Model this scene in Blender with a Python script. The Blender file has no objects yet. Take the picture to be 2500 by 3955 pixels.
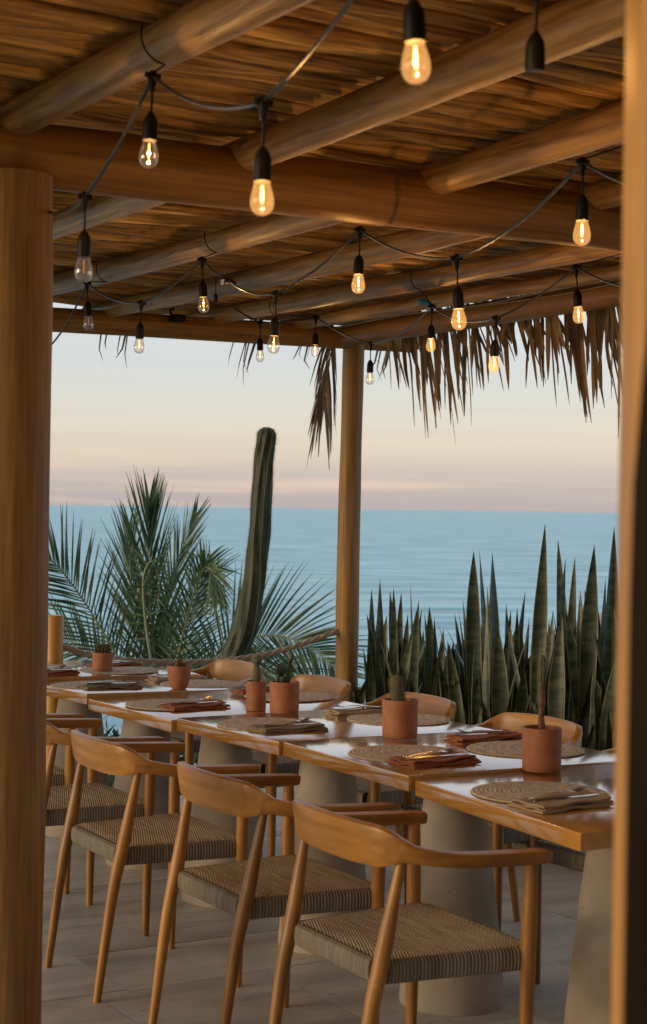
import bpy, bmesh, math, random
from mathutils import Vector, Matrix
random.seed(7)
PI = math.pi
scene = bpy.context.scene
COL = scene.collection

# ------------------------------------------------------------------ camera
FPX, CX, CY, ROLL, CAMZ = 6500.0, 1250.0, 1977.5, .0143, 1.487
PITCH = math.atan(14.5 / FPX)
cam = bpy.data.cameras.new('camera'); camo = bpy.data.objects.new('camera', cam); COL.objects.link(camo)
camo.matrix_world = Matrix.Translation((0, 0, CAMZ)) @ Matrix.Rotation(PI/2 - PITCH, 4, 'X') @ Matrix.Rotation(ROLL, 4, 'Z')
cam.sensor_fit = 'VERTICAL'; cam.sensor_height = 36; cam.sensor_width = 36 * 2500 / 3955
cam.lens = FPX / 3955 * 36
cam.clip_start = .1; cam.clip_end = 60000
cam.dof.use_dof = True; cam.dof.focus_distance = 6.3; cam.dof.aperture_fstop = 6.8
scene.camera = camo
scene.render.resolution_x = 647; scene.render.resolution_y = 1024
# plan directions of the terrace: U across the tables towards the garden, V along the row towards the sea
EU, EV = (.8604, .5096), (-.5096, .8604)
TH = math.atan2(EU[1], EU[0])
def W(u, v, z=0.): return Vector((u*EU[0] + v*EV[0], u*EU[1] + v*EV[1], z))
def L(p): return Vector((p[0]*EU[0] + p[1]*EU[1], p[0]*EV[0] + p[1]*EV[1], p[2]))
def at(x, y, Y):
    dx, dy = x - CX, y - CY
    a = dx*math.cos(ROLL) + dy*math.sin(ROLL); b = -dx*math.sin(ROLL) + dy*math.cos(ROLL)
    c, s = math.cos(PITCH), math.sin(PITCH)
    d = Vector((a, FPX*c - b*s, -FPX*s - b*c)); d *= Y / d.y
    return Vector((d.x, d.y, d.z + CAMZ))

# ------------------------------------------------------------------ world and sun (dusk, sun low behind the camera's left)
SUN_EL, SUN_DIR = 7.0, Vector((-.93, -.37, 0)).normalized()
w = bpy.data.worlds.new('World'); scene.world = w; w.use_nodes = True
nt = w.node_tree; N = nt.nodes; K = nt.links
for n in list(N): N.remove(n)
def nd(t, **k):
    n = N.new(t)
    for a, b in k.items(): setattr(n, a, b)
    return n
tc = nd('ShaderNodeTexCoord'); sp = nd('ShaderNodeSeparateXYZ'); K.new(tc.outputs['Generated'], sp.inputs[0])
ramp = nd('ShaderNodeValToRGB'); K.new(sp.outputs['Z'], ramp.inputs[0])
cr = ramp.color_ramp
stops = [(0.0, (.455, .41, .44)), (.016, (.50, .445, .455)), (.033, (.66, .57, .50)), (.046, (.68, .61, .54)), (.064, (.635, .62, .60)),
         (.085, (.60, .61, .65)), (.16, (.63, .66, .71)), (.4, (.57, .62, .70)), (1.0, (.42, .50, .62))]
while len(cr.elements) < len(stops): cr.elements.new(.5)
for e, (p, c) in zip(cr.elements, stops): e.position = p; e.color = (*c, 1)
# thin level cloud streaks low over the sea
mp = nd('ShaderNodeMapping'); mp.inputs['Scale'].default_value = (2.2, 2.2, 60); K.new(tc.outputs['Generated'], mp.inputs[0])
nz = nd('ShaderNodeTexNoise'); nz.inputs['Scale'].default_value = 1.6; nz.inputs['Detail'].default_value = 3; K.new(mp.outputs[0], nz.inputs[0])
mr = nd('ShaderNodeMapRange'); mr.inputs[1].default_value = .50; mr.inputs[2].default_value = .66; mr.inputs[3].default_value = 0; mr.inputs[4].default_value = .55
K.new(nz.outputs[0], mr.inputs[0])
band = nd('ShaderNodeMapRange', interpolation_type='SMOOTHSTEP'); band.inputs[1].default_value = .062; band.inputs[2].default_value = .034; K.new(sp.outputs['Z'], band.inputs[0])
mb = nd('ShaderNodeMath', operation='MULTIPLY'); K.new(mr.outputs[0], mb.inputs[0]); K.new(band.outputs[0], mb.inputs[1])
mx = nd('ShaderNodeMix', data_type='RGBA'); K.new(mb.outputs[0], mx.inputs[0]); K.new(ramp.outputs[0], mx.inputs[6]); mx.inputs[7].default_value = (.86, .64, .50, 1)
mpb = nd('ShaderNodeMapping'); mpb.inputs['Scale'].default_value = (1.6, 1.6, 75); mpb.inputs['Location'].default_value = (3, 5, 2); K.new(tc.outputs['Generated'], mpb.inputs[0])
nzb = nd('ShaderNodeTexNoise'); nzb.inputs['Scale'].default_value = 1.5; nzb.inputs['Detail'].default_value = 4; K.new(mpb.outputs[0], nzb.inputs[0])
mrb = nd('ShaderNodeMapRange'); mrb.inputs[1].default_value = .52; mrb.inputs[2].default_value = .72; mrb.inputs[4].default_value = .22; K.new(nzb.outputs[0], mrb.inputs[0])
bb = nd('ShaderNodeMapRange', interpolation_type='SMOOTHSTEP'); bb.inputs[1].default_value = .10; bb.inputs[2].default_value = .05; K.new(sp.outputs['Z'], bb.inputs[0])
mbb = nd('ShaderNodeMath', operation='MULTIPLY'); K.new(mrb.outputs[0], mbb.inputs[0]); K.new(bb.outputs[0], mbb.inputs[1])
mx2 = nd('ShaderNodeMix', data_type='RGBA'); K.new(mbb.outputs[0], mx2.inputs[0]); K.new(mx.outputs[2], mx2.inputs[6]); mx2.inputs[7].default_value = (.47, .43, .45, 1)
# real atmosphere underneath: it brings the warm side round the low sun
sky = nd('ShaderNodeTexSky', sky_type='NISHITA'); sky.sun_disc = False
sky.sun_elevation = math.radians(SUN_EL); sky.sun_rotation = math.atan2(SUN_DIR.x, SUN_DIR.y)
b1 = nd('ShaderNodeBackground'); b1.inputs[1].default_value = .05; K.new(sky.outputs[0], b1.inputs[0])
b2 = nd('ShaderNodeBackground'); b2.inputs[1].default_value = .93; K.new(mx2.outputs[2], b2.inputs[0])
ad = nd('ShaderNodeAddShader'); K.new(b1.outputs[0], ad.inputs[0]); K.new(b2.outputs[0], ad.inputs[1])
out = nd('ShaderNodeOutputWorld'); K.new(ad.outputs[0], out.inputs[0])
sl = bpy.data.lights.new('sun', 'SUN'); sl.energy = 2.0; sl.angle = math.radians(32); sl.color = (1, .76, .46)
so = bpy.data.objects.new('sun', sl); COL.objects.link(so)
sd = Vector((SUN_DIR.x, SUN_DIR.y, math.tan(math.radians(SUN_EL))))
so.rotation_euler = sd.to_track_quat('Z', 'Y').to_euler(); so.location = (-8, -8, 6)
scene.view_settings.view_transform = 'Standard'; scene.view_settings.look = 'None'
scene.view_settings.gamma = 1; scene.view_settings.use_curve_mapping = False
scene.view_settings.exposure = 0.0

# ------------------------------------------------------------------ materials
def mat(name):
    m = bpy.data.materials.new(name); m.use_nodes = True
    return m, m.node_tree, m.node_tree.nodes['Principled BSDF']
def tex(nt, scale, stretch=(1, 1, 1), detail=4, coord='Object', kind='ShaderNodeTexNoise', rand=True):
    t = nt.nodes.new('ShaderNodeTexCoord'); m = nt.nodes.new('ShaderNodeMapping'); m.inputs['Scale'].default_value = stretch
    nt.links.new(t.outputs[coord], m.inputs[0])
    if rand:
        o = nt.nodes.new('ShaderNodeObjectInfo'); mu = nt.nodes.new('ShaderNodeMath'); mu.operation = 'MULTIPLY'; mu.inputs[1].default_value = 37
        nt.links.new(o.outputs['Random'], mu.inputs[0]); nt.links.new(mu.outputs[0], m.inputs['Location'])
    n = nt.nodes.new(kind); n.inputs['Scale'].default_value = scale
    if 'Detail' in n.inputs: n.inputs['Detail'].default_value = detail
    nt.links.new(m.outputs[0], n.inputs[0])
    return n
def cramp(nt, src, stops):
    r = nt.nodes.new('ShaderNodeValToRGB'); e = r.color_ramp.elements
    while len(e) < len(stops): e.new(.5)
    for q, (p, c) in zip(e, stops): q.position = p; q.color = (*c, 1)
    nt.links.new(src, r.inputs[0]); return r
def mixc(nt, f, a, b, mode='MIX'):
    m = nt.nodes.new('ShaderNodeMix'); m.data_type = 'RGBA'; m.blend_type = mode
    for s, v in ((0, f), (6, a), (7, b)):
        if hasattr(v, 'links'): nt.links.new(v, m.inputs[s])
        else: m.inputs[s].default_value = v if s == 0 else (*v, 1)
    return m.outputs[2]
def bump(nt, bs, h, strength=.3, dist=.01):
    b = nt.nodes.new('ShaderNodeBump'); b.inputs['Strength'].default_value = strength; b.inputs['Distance'].default_value = dist
    nt.links.new(h, b.inputs['Height']); nt.links.new(b.outputs[0], bs.inputs['Normal'])
def vary(nt, col, amt=.3):
    o = nt.nodes.new('ShaderNodeObjectInfo'); r = nt.nodes.new('ShaderNodeMapRange'); r.inputs[3].default_value = 1 - amt; r.inputs[4].default_value = 1 + amt
    nt.links.new(o.outputs['Random'], r.inputs[0])
    h = nt.nodes.new('ShaderNodeHueSaturation'); nt.links.new(r.outputs[0], h.inputs['Value']); nt.links.new(col, h.inputs['Color'])
    return h.outputs[0]

def wood(name, dark, light, stretch, rough=.45, scale=6, coat=0., knots=0., amt=.12, bstr=.25, spec=.5, cracks=0.):
    m, nt, bs = mat(name)
    a = tex(nt, scale, stretch, 6); b = tex(nt, scale*.22, [s*.7 + .3 for s in stretch], 3)
    c = cramp(nt, a.outputs[0], [(.3, dark), (.72, light)]).outputs[0]
    sh = cramp(nt, b.outputs[0], [(.3, (.72, .68, .62)), (.7, (1.12, 1.1, 1.08))]).outputs[0]
    c = mixc(nt, 1., c, sh, 'MULTIPLY')
    if knots:
        k = tex(nt, 1.6, [s*.35 + .4 for s in stretch], 5)
        f = cramp(nt, k.outputs[0], [(.52, (0, 0, 0)), (.62, (1, 1, 1))]).outputs[0]
        mm = nt.nodes.new('ShaderNodeMath'); mm.operation = 'MULTIPLY'; mm.inputs[1].default_value = knots; nt.links.new(f, mm.inputs[0])
        c = mixc(nt, mm.outputs[0], c, [x*.38 for x in dark])
    if cracks:
        k = tex(nt, 2.2, [s*1.0 if s > 2 else s*.6 for s in stretch], 4)
        f = cramp(nt, k.outputs[0], [(.485, (0, 0, 0)), (.5, (1, 1, 1)), (.515, (0, 0, 0))]).outputs[0]
        k2 = tex(nt, 1.1, (1, 1, 1), 2); f2 = cramp(nt, k2.outputs[0], [(.5, (0, 0, 0)), (.6, (1, 1, 1))]).outputs[0]
        f = mixc(nt, 1., f, f2, 'MULTIPLY')
        mm = nt.nodes.new('ShaderNodeMath'); mm.operation = 'MULTIPLY'; mm.inputs[1].default_value = cracks; nt.links.new(f, mm.inputs[0])
        c = mixc(nt, mm.outputs[0], c, [x*.3 for x in dark])
    nt.links.new(vary(nt, c, amt), bs.inputs['Base Color'])
    rr = nt.nodes.new('ShaderNodeMapRange'); rr.inputs[3].default_value = rough*.75; rr.inputs[4].default_value = rough*1.3
    nt.links.new(b.outputs[0], rr.inputs[0]); nt.links.new(rr.outputs[0], bs.inputs['Roughness'])
    bs.inputs['Coat Weight'].default_value = coat; bs.inputs['Coat Roughness'].default_value = .15
    bs.inputs['Specular IOR Level'].default_value = spec
    bump(nt, bs, a.outputs[0], bstr, .003)
    return m
M = {}
M['post'] = wood('post_wood', (.22, .110, .026), (.42, .23, .060), (9, 9, .35), .6, 10, cracks=.6, knots=.25)
M['beam'] = wood('beam_wood', (.28, .130, .021), (.53, .27, .052), (.35, 9, 9), .55, 9, spec=.45, cracks=.7, knots=.25)
M['rafter'] = wood('rafter_wood', (.30, .155, .040), (.72, .45, .155), (7, .45, 7), .45, 9, knots=.6, amt=.15, cracks=.7)
M['stick'] = wood('cane', (.19, .088, .017), (.78, .46, .12), (.28, 8, 8), .5, 13, amt=.42, bstr=.9, spec=.5, cracks=.8)
M['table'] = wood('table_wood', (.43, .205, .036), (.50, .245, .046), (7, .8, 7), .14, 5, amt=.06, bstr=.004, spec=.9, coat=1)
M['table'].node_tree.nodes['Principled BSDF'].inputs['Coat IOR'].default_value = 2.0
M['table'].node_tree.nodes['Principled BSDF'].inputs['Coat Roughness'].default_value = .10
M['chair'] = wood('chair_wood', (.23, .096, .016), (.47, .225, .045), (7, 7, .8), .40, 5, amt=.16, bstr=.04)
M['arm'] = wood('armrest_wood', (.25, .105, .018), (.47, .225, .044), (.8, 8, 8), .36, 5, amt=.14, bstr=.03)
M['back'] = wood('backrest_wood', (.30, .135, .024), (.48, .235, .050), (9, .8, 9), .34, 4, amt=.14, bstr=.02)
M['yellow'] = wood('rope_post_wood', (.40, .19, .03), (.55, .28, .05), (7, 7, .7), .4, 5)
M['jamb'] = wood('jamb_wood', (.52, .24, .045), (.66, .33, .07), (7, 7, .6), .5, 4)
M['darkwood'] = wood('dark_door_wood', (.016, .011, .007), (.03, .021, .013), (7, 7, .6), .6, 4)

def simple(name, c1, c2, scale=20, rough=.6, b=.2, dist=.004, stretch=(1, 1, 1), amt=.08, metal=0):
    m, nt, bs = mat(name); a = tex(nt, scale, stretch, 5)
    c = cramp(nt, a.outputs[0], [(.32, c1), (.7, c2)]).outputs[0]
    nt.links.new(vary(nt, c, amt), bs.inputs['Base Color']); bs.inputs['Roughness'].default_value = rough
    bs.inputs['Metallic'].default_value = metal
    bump(nt, bs, a.outputs[0], b, dist); return m
M['terracotta'] = simple('terracotta', (.27, .098, .042), (.36, .145, .066), 30, .7)
M['soil'] = simple('soil', (.03, .02, .013), (.09, .06, .04), 90, .9, 1, .01)
M['black'] = simple('black_rubber', (.008, .007, .006), (.016, .013, .011), 30, .45)
M['black'].node_tree.nodes['Principled BSDF'].inputs['Specular IOR Level'].default_value = .15
M['cable'] = simple('cable_rubber', (.02, .018, .016), (.035, .03, .026), 30, .35)
M['steel'] = simple('steel', (.62, .63, .64), (.72, .72, .72), 12, .22, .02, metal=1)
M['rust_cloth'] = simple('rust_cloth', (.20, .060, .026), (.30, .095, .042), 160, .9, .4, .002)
M['olive_cloth'] = simple('olive_cloth', (.15, .105, .06), (.25, .18, .11), 160, .9, .4, .002)
M['tan_cloth'] = simple('tan_cloth', (.26, .18, .10), (.36, .26, .16), 160, .9, .4, .002)
M['plastic'] = simple('white_plastic', (.55, .53, .5), (.62, .6, .57), 20, .5)
M['bluetape'] = simple('blue_tape', (.02, .16, .33), (.03, .2, .4), 20, .5)
M['ropem'] = simple('rope_fibre', (.27, .20, .14), (.48, .38, .28), 120, .9, .7, .004, (1, 1, 1))
M['leafdry'] = wood('dry_palm', (.19, .12, .06), (.42, .29, .16), (9, 9, .6), .8, 6, amt=.45)
M['parasol'] = simple('parasol_cloth', (.33, .28, .25), (.38, .33, .30), 4, .9)
M['hill'] = simple('slope_soil', (.05, .07, .03), (.14, .11, .07), 1.2, .95, 1, .1, amt=0)

# concrete with pits
m, nt, bs = mat('concrete'); a = tex(nt, 5, (1, 1, 1), 6); v = tex(nt, 38, (1, 1, .7), 2)
c = cramp(nt, a.outputs[0], [(.3, (.25, .205, .16)), (.7, (.43, .365, .295))]).outputs[0]
pit = cramp(nt, v.outputs[0], [(.72, (0, 0, 0)), (.77, (.8, .8, .8))]).outputs[0]
nt.links.new(mixc(nt, pit, c, (.09, .07, .055)), bs.inputs['Base Color']); bs.inputs['Roughness'].default_value = .8
bump(nt, bs, a.outputs[0], .4, .006); M['concrete'] = m
# pale stone paving
m, nt, bs = mat('paving_stone'); a = tex(nt, 3.5, (.6, 2.4, 1), 8); v = tex(nt, 40, (.4, 1.6, 1), 2)
c = cramp(nt, a.outputs[0], [(.3, (.37, .33, .28)), (.52, (.53, .48, .415)), (.75, (.62, .575, .51))]).outputs[0]
pit = cramp(nt, v.outputs[0], [(.68, (0, 0, 0)), (.74, (1, 1, 1))]).outputs[0]
nt.links.new(vary(nt, mixc(nt, pit, c, (.14, .11, .09)), .07), bs.inputs['Base Color']); bs.inputs['Roughness'].default_value = .42
bump(nt, bs, a.outputs[0], .15, .004); M['stone'] = m
M['joint'] = simple('grout', (.045, .038, .03), (.07, .06, .05), 30, .9)
# woven placemat: rings of plait
m, nt, bs = mat('woven_mat')
wv = tex(nt, 26, (1, 1, 1), 2, kind='ShaderNodeTexWave', rand=False); wv.wave_type = 'RINGS'; wv.rings_direction = 'Z'; wv.inputs['Distortion'].default_value = 1.5
wv.inputs['Detail Scale'].default_value = 12
a = tex(nt, 60, (1, 1, 1), 4)
c = cramp(nt, a.outputs[0], [(.35, (.36, .28, .21)), (.66, (.66, .56, .45))]).outputs[0]
d = cramp(nt, wv.outputs[0], [(0, (.74, .71, .68)), (1, (1.05, 1.05, 1.05))]).outputs[0]
nt.links.new(mixc(nt, 1., c, d, 'MULTIPLY'), bs.inputs['Base Color']); bs.inputs['Roughness'].default_value = .9
bump(nt, bs, wv.outputs[0], .6, .004); M['mat'] = m
# woven paper cord of the seats
def cordmat(name, sx, sy, dirx, k=1.):
    m, nt, bs = mat(name)
    w1 = tex(nt, sx, (1, 1, 1), 0, kind='ShaderNodeTexWave', rand=False); w1.bands_direction = dirx; w1.inputs['Distortion'].default_value = .35
    a = tex(nt, 9, ((9, 1, 1) if dirx == 'X' else (1, 9, 1)), 3)
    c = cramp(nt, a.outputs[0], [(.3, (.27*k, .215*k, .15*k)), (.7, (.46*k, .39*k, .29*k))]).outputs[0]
    d = cramp(nt, w1.outputs[0], [(0, (.34, .31, .27)), (.5, (1.05, 1.05, 1.05))]).outputs[0]
    nt.links.new(mixc(nt, 1., c, d, 'MULTIPLY'), bs.inputs['Base Color']); bs.inputs['Roughness'].default_value = .75
    bump(nt, bs, w1.outputs[0], .7, .004); return m
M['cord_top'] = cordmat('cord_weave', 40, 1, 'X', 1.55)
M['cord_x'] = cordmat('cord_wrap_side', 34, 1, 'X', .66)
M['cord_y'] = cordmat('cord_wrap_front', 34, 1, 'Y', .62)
# bulbs
def glass(name, tint, emit):
    m, nt, bs = mat(name); nt.nodes.remove(bs); o = nt.nodes['Material Output']
    tr = nt.nodes.new('ShaderNodeBsdfTransparent'); tr.inputs[0].default_value = (*tint, 1)
    gl = nt.nodes.new('ShaderNodeBsdfGlossy'); gl.inputs['Roughness'].default_value = .06
    lw = nt.nodes.new('ShaderNodeLayerWeight'); lw.inputs[0].default_value = .35
    mr = nt.nodes.new('ShaderNodeMapRange'); mr.inputs[3].default_value = .01 if emit > .1 else .08; mr.inputs[4].default_value = .22 if emit > .1 else .8; nt.links.new(lw.outputs['Facing'], mr.inputs[0])
    mi = nt.nodes.new('ShaderNodeMixShader'); nt.links.new(mr.outputs[0], mi.inputs[0]); nt.links.new(tr.outputs[0], mi.inputs[1]); nt.links.new(gl.outputs[0], mi.inputs[2])
    last = mi.outputs[0]
    if emit == 0:
        df = nt.nodes.new('ShaderNodeBsdfTranslucent'); df.inputs[0].default_value = (.8, .8, .8, 1)
        m2 = nt.nodes.new('ShaderNodeMixShader'); m2.inputs[0].default_value = .22; nt.links.new(last, m2.inputs[1]); nt.links.new(df.outputs[0], m2.inputs[2]); last = m2.outputs[0]
    if emit:
        em = nt.nodes.new('ShaderNodeEmission'); em.inputs[0].default_value = (1, .50, .16, 1); em.inputs[1].default_value = emit
        ad = nt.nodes.new('ShaderNodeAddShader'); nt.links.new(last, ad.inputs[0]); nt.links.new(em.outputs[0], ad.inputs[1]); last = ad.outputs[0]
    nt.links.new(last, o.inputs[0]); return m
M['glass_lit'] = glass('amber_bulb_glass', (.96, .80, .55), .36)
M['glass_dim'] = glass('clear_bulb_glass_lit', (.95, .92, .86), .04)
M['glass_off'] = glass('clear_bulb_glass', (.92, .92, .92), 0)
def emis(name, c, s):
    m, nt, bs = mat(name); bs.inputs['Base Color'].default_value = (*c, 1); bs.inputs['Emission Color'].default_value = (*c, 1); bs.inputs['Emission Strength'].default_value = s; return m
M['fil'] = emis('filament_glow', (1, .72, .34), 4)
M['fil_mid'] = emis('filament_glow_mid', (1, .52, .14), 5)
M['fil_dim'] = emis('filament_glow_faint', (1, .28, .08), .5)
# plants
def leafmat(name, dark, light, band=None, rough=.45, trans=.0):
    m, nt, bs = mat(name); a = tex(nt, 9, (1, 1, 4) if band else (1, 1, 1), 4)
    c = cramp(nt, a.outputs[0], [(.38, dark), (.64, light)]).outputs[0]
    nt.links.new(vary(nt, c, .3), bs.inputs['Base Color']); bs.inputs['Roughness'].default_value = rough
    if trans:
        o = nt.nodes['Material Output']; t = nt.nodes.new('ShaderNodeBsdfTranslucent'); nt.links.new(c, t.inputs[0])
        mi = nt.nodes.new('ShaderNodeMixShader'); mi.inputs[0].default_value = trans
        nt.links.new(bs.outputs[0], mi.inputs[1]); nt.links.new(t.outputs[0], mi.inputs[2]); nt.links.new(mi.outputs[0], o.inputs[0])
    return m
M['snake'] = leafmat('snake_leaf', (.020, .037, .024), (.088, .112, .062), True, .4)
M['snake_edge'] = simple('snake_leaf_edge', (.13, .15, .07), (.22, .24, .12), 20, .5)
M['palm'] = leafmat('palm_leaf', (.045, .088, .042), (.13, .195, .085), None, .36, .3)
M['rachis'] = simple('palm_rachis', (.16, .18, .09), (.26, .27, .15), 6, .5)
M['cactus'] = simple('cactus_skin', (.020, .036, .018), (.042, .066, .030), 25, .6, .5)
M['spine'] = simple('cactus_spine', (.20, .17, .10), (.30, .26, .16), 20, .7)
M['cactus_small'] = simple('small_cactus_skin', (.07, .075, .035), (.16, .14, .07), 60, .7, .6)
M['cactus_brown'] = simple('dry_cactus_skin', (.10, .05, .025), (.22, .11, .055), 60, .8, .6)
# sea
m, nt, bs = mat('sea_water')
bs.inputs['Roughness'].default_value = .30; bs.inputs['IOR'].default_value = 1.33; bs.inputs['Specular IOR Level'].default_value = .42
t = nt.nodes.new('ShaderNodeTexCoord'); mp = nt.nodes.new('ShaderNodeMapping'); mp.inputs['Scale'].default_value = (.10, .42, 1); nt.links.new(t.outputs['Object'], mp.inputs[0])
n1 = nt.nodes.new('ShaderNodeTexNoise'); n1.inputs['Scale'].default_value = .55; n1.inputs['Detail'].default_value = 7; nt.links.new(mp.outputs[0], n1.inputs[0])
mp2 = nt.nodes.new('ShaderNodeMapping'); mp2.inputs['Scale'].default_value = (.030, .080, 1); nt.links.new(t.outputs['Object'], mp2.inputs[0])
n2 = nt.nodes.new('ShaderNodeTexNoise'); n2.inputs['Scale'].default_value = 1; n2.inputs['Detail'].default_value = 6; nt.links.new(mp2.outputs[0], n2.inputs[0])
c = cramp(nt, n2.outputs[0], [(.35, (.11, .34, .42)), (.62, (.35, .66, .72))]).outputs[0]
nt.links.new(c, bs.inputs['Base Color'])
bp = nt.nodes.new('ShaderNodeBump'); bp.inputs['Strength'].default_value = 1; bp.inputs['Distance'].default_value = .9
nt.links.new(n1.outputs[0], bp.inputs['Height']); bp2 = nt.nodes.new('ShaderNodeBump'); bp2.inputs['Strength'].default_value = 1; bp2.inputs['Distance'].default_value = 6
nt.links.new(n2.outputs[0], bp2.inputs['Height']); nt.links.new(bp2.outputs[0], bp.inputs['Normal']); nt.links.new(bp.outputs[0], bs.inputs['Normal'])
M['sea'] = m

# ------------------------------------------------------------------ mesh helpers
class MB:
    def __init__(s): s.v = []; s.f = []
    def ring_loft(s, rings, cap=True, closed=False):
        n = len(rings[0]); o = len(s.v)
        for r in rings: s.v.extend(tuple(p) for p in r)
        m = len(rings)
        for i in range(m if closed else m - 1):
            a, b = o + i*n, o + ((i + 1) % m)*n
            for j in range(n):
                k = (j + 1) % n; s.f.append((a + j, a + k, b + k, b + j))
        if cap and not closed:
            s.f.append(tuple(o + j for j in reversed(range(n)))); s.f.append(tuple(o + (m - 1)*n + j for j in range(n)))
        return s
    def tube(s, pts, rad, n=10, cap=True, jitter=0):
        pts = [Vector(p) for p in pts]; rings = []
        ref = Vector((0, 0, 1)); d0 = (pts[-1] - pts[0]).normalized()
        if abs(d0.z) > .8: ref = Vector((1, 0, 0))
        for i, p in enumerate(pts):
            a, b = pts[max(i - 1, 0)], pts[min(i + 1, len(pts) - 1)]
            t = (b - a).normalized(); x = t.cross(ref).normalized(); y = x.cross(t)
            r = rad(i / (len(pts) - 1)) if callable(rad) else (rad[i] if isinstance(rad, (list, tuple)) else rad)
            rings.append([p + (x*math.cos(2*PI*j/n) + y*math.sin(2*PI*j/n)) * r * (1 + (random.uniform(-jitter, jitter) if jitter else 0)) for j in range(n)])
        return s.ring_loft(rings, cap)
    def lathe(s, prof, n=24, c=(0, 0, 0), cap=True):
        rings = [[(c[0] + r*math.cos(2*PI*j/n), c[1] + r*math.sin(2*PI*j/n), c[2] + z) for j in range(n)] for r, z in prof]
        return s.ring_loft(rings, cap)
    def box(s, x0, x1, y0, y1, z0, z1):
        o = len(s.v)
        s.v += [(x, y, z) for z in (z0, z1) for x, y in ((x0, y0), (x1, y0), (x1, y1), (x0, y1))]
        s.f += [(o+3, o+2, o+1, o), (o+4, o+5, o+6, o+7)] + [(o+i, o+(i+1) % 4, o+4+(i+1) % 4, o+4+i) for i in range(4)]
        return s
    def build(s, name, m, parent=None, smooth=True, bevel=0, seg=2, solid=0, angle=None):
        me = bpy.data.meshes.new(name); me.from_pydata([tuple(p) for p in s.v], [], s.f); me.materials.append(m)
        if bevel:
            bm = bmesh.new(); bm.from_mesh(me)
            bmesh.ops.bevel(bm, geom=[e for e in bm.edges if len(e.link_faces) == 2 and e.calc_face_angle(0) > .6], offset=bevel, segments=seg, affect='EDGES', profile=.6, clamp_overlap=True)
            bm.to_mesh(me); bm.free()
        if smooth:
            me.polygons.foreach_set('use_smooth', [True]*len(me.polygons))
            me.set_sharp_from_angle(angle=math.radians(angle or 40))
        o = bpy.data.objects.new(name, me); COL.objects.link(o)
        if parent: o.parent = parent
        return o
def tag(o, label=None, cat=None, group=None, kind=None):
    for k, v in (('label', label), ('category', cat), ('group', group), ('kind', kind)):
        if v: o[k] = v
    return o
def thing(name, label, cat, loc, rz=TH, group=None):
    o = bpy.data.objects.new(name, None); COL.objects.link(o); o.location = loc; o.rotation_euler = (0, 0, rz); o.empty_display_size = .1
    return tag(o, label, cat, group)
def lerp(a, b, t): return a + (b - a)*t
def spline(P, n):
    P = [Vector(p) for p in P]; out = []
    Q = [P[0]*2 - P[1]] + P + [P[-1]*2 - P[-2]]; m = len(P) - 1
    for i in range(n + 1):
        t = i/n*m; k = min(int(t), m - 1); t -= k; a, b, c, d = Q[k:k+4]
        out.append(.5*((2*b) + (c - a)*t + (2*a - 5*b + 4*c - d)*t*t + (3*b - a - 3*c + d)*t**3))
    return out
def copy_thing(src, loc, rz, label):
    c = src.copy(); COL.objects.link(c); c.location = loc; c.rotation_euler = (0, 0, rz); c['label'] = label
    for ch in src.children:
        d = ch.copy(); COL.objects.link(d); d.parent = c
        for g in ch.children:
            e = g.copy(); COL.objects.link(e); e.parent = d
    return c

# ------------------------------------------------------------------ ground, sea, terrace
SEA_Z = -16.0
b = MB()
xs = [-30000, -9000, -3000, -1000, -300, 0, 300, 1000, 3000, 9000, 30000]; ys = [-300, 60, 200, 600, 2000, 6000, 15000, 45000]
for y in ys:
    for x in xs: b.v.append((x, y, SEA_Z))
nx = len(xs)
for j in range(len(ys) - 1):
    for i in range(nx - 1): k = j*nx + i; b.f.append((k, k+1, k+nx+1, k+nx))
tag(b.build('sea', M['sea'], smooth=False), kind='structure')
b = MB(); n = 36     # planted slope that falls away beyond the terrace edge
for j in range(n + 1):
    for i in range(n + 1):
        u = -30 + i*60/n; v = -12 + j*40/n
        d = max(0, v - 8.0, (u - 5.4)*.8)
        z = -.45 - min(d*.62, 17.2) + (random.uniform(-.18, .18) if d > .5 else 0)
        b.v.append(tuple(W(u, v, z)))
for j in range(n):
    for i in range(n): k = j*(n+1) + i; b.f.append((k, k+1, k+n+2, k+n+1))
tag(b.build('terrain', M['hill']), kind='structure')
fl = thing('terrace_floor', None, None, (0, 0, 0)); fl['kind'] = 'structure'
b = MB(); b.box(-2.4, 4.62, -1.2, 7.80, -.45, -.012); b.build('bed', M['joint'], fl, smooth=False)
V_EDGE = 7.815
random.seed(5)
vj = [V_EDGE, 7.30, 6.66, 6.07, 5.17, 4.74, 3.95, 3.2, 2.5, 1.7, .9, .1, -.7, -1.25]
for r in range(len(vj) - 1):
    u = 4.63; first = True
    while u > -2.4:
        wd = random.choice([.6, .9, .9, 1.2]) * (random.uniform(.4, 1) if first else 1); first = False
        b = MB(); g = .0022
        z = random.uniform(-.0012, .0012)
        b.box(max(u - wd, -2.4) + g, u - g, vj[r+1] + g, vj[r] - g, -.045, z)
        b.build('paving_slab', M['stone'], fl, bevel=.0012, seg=1)
        u -= wd

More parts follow.
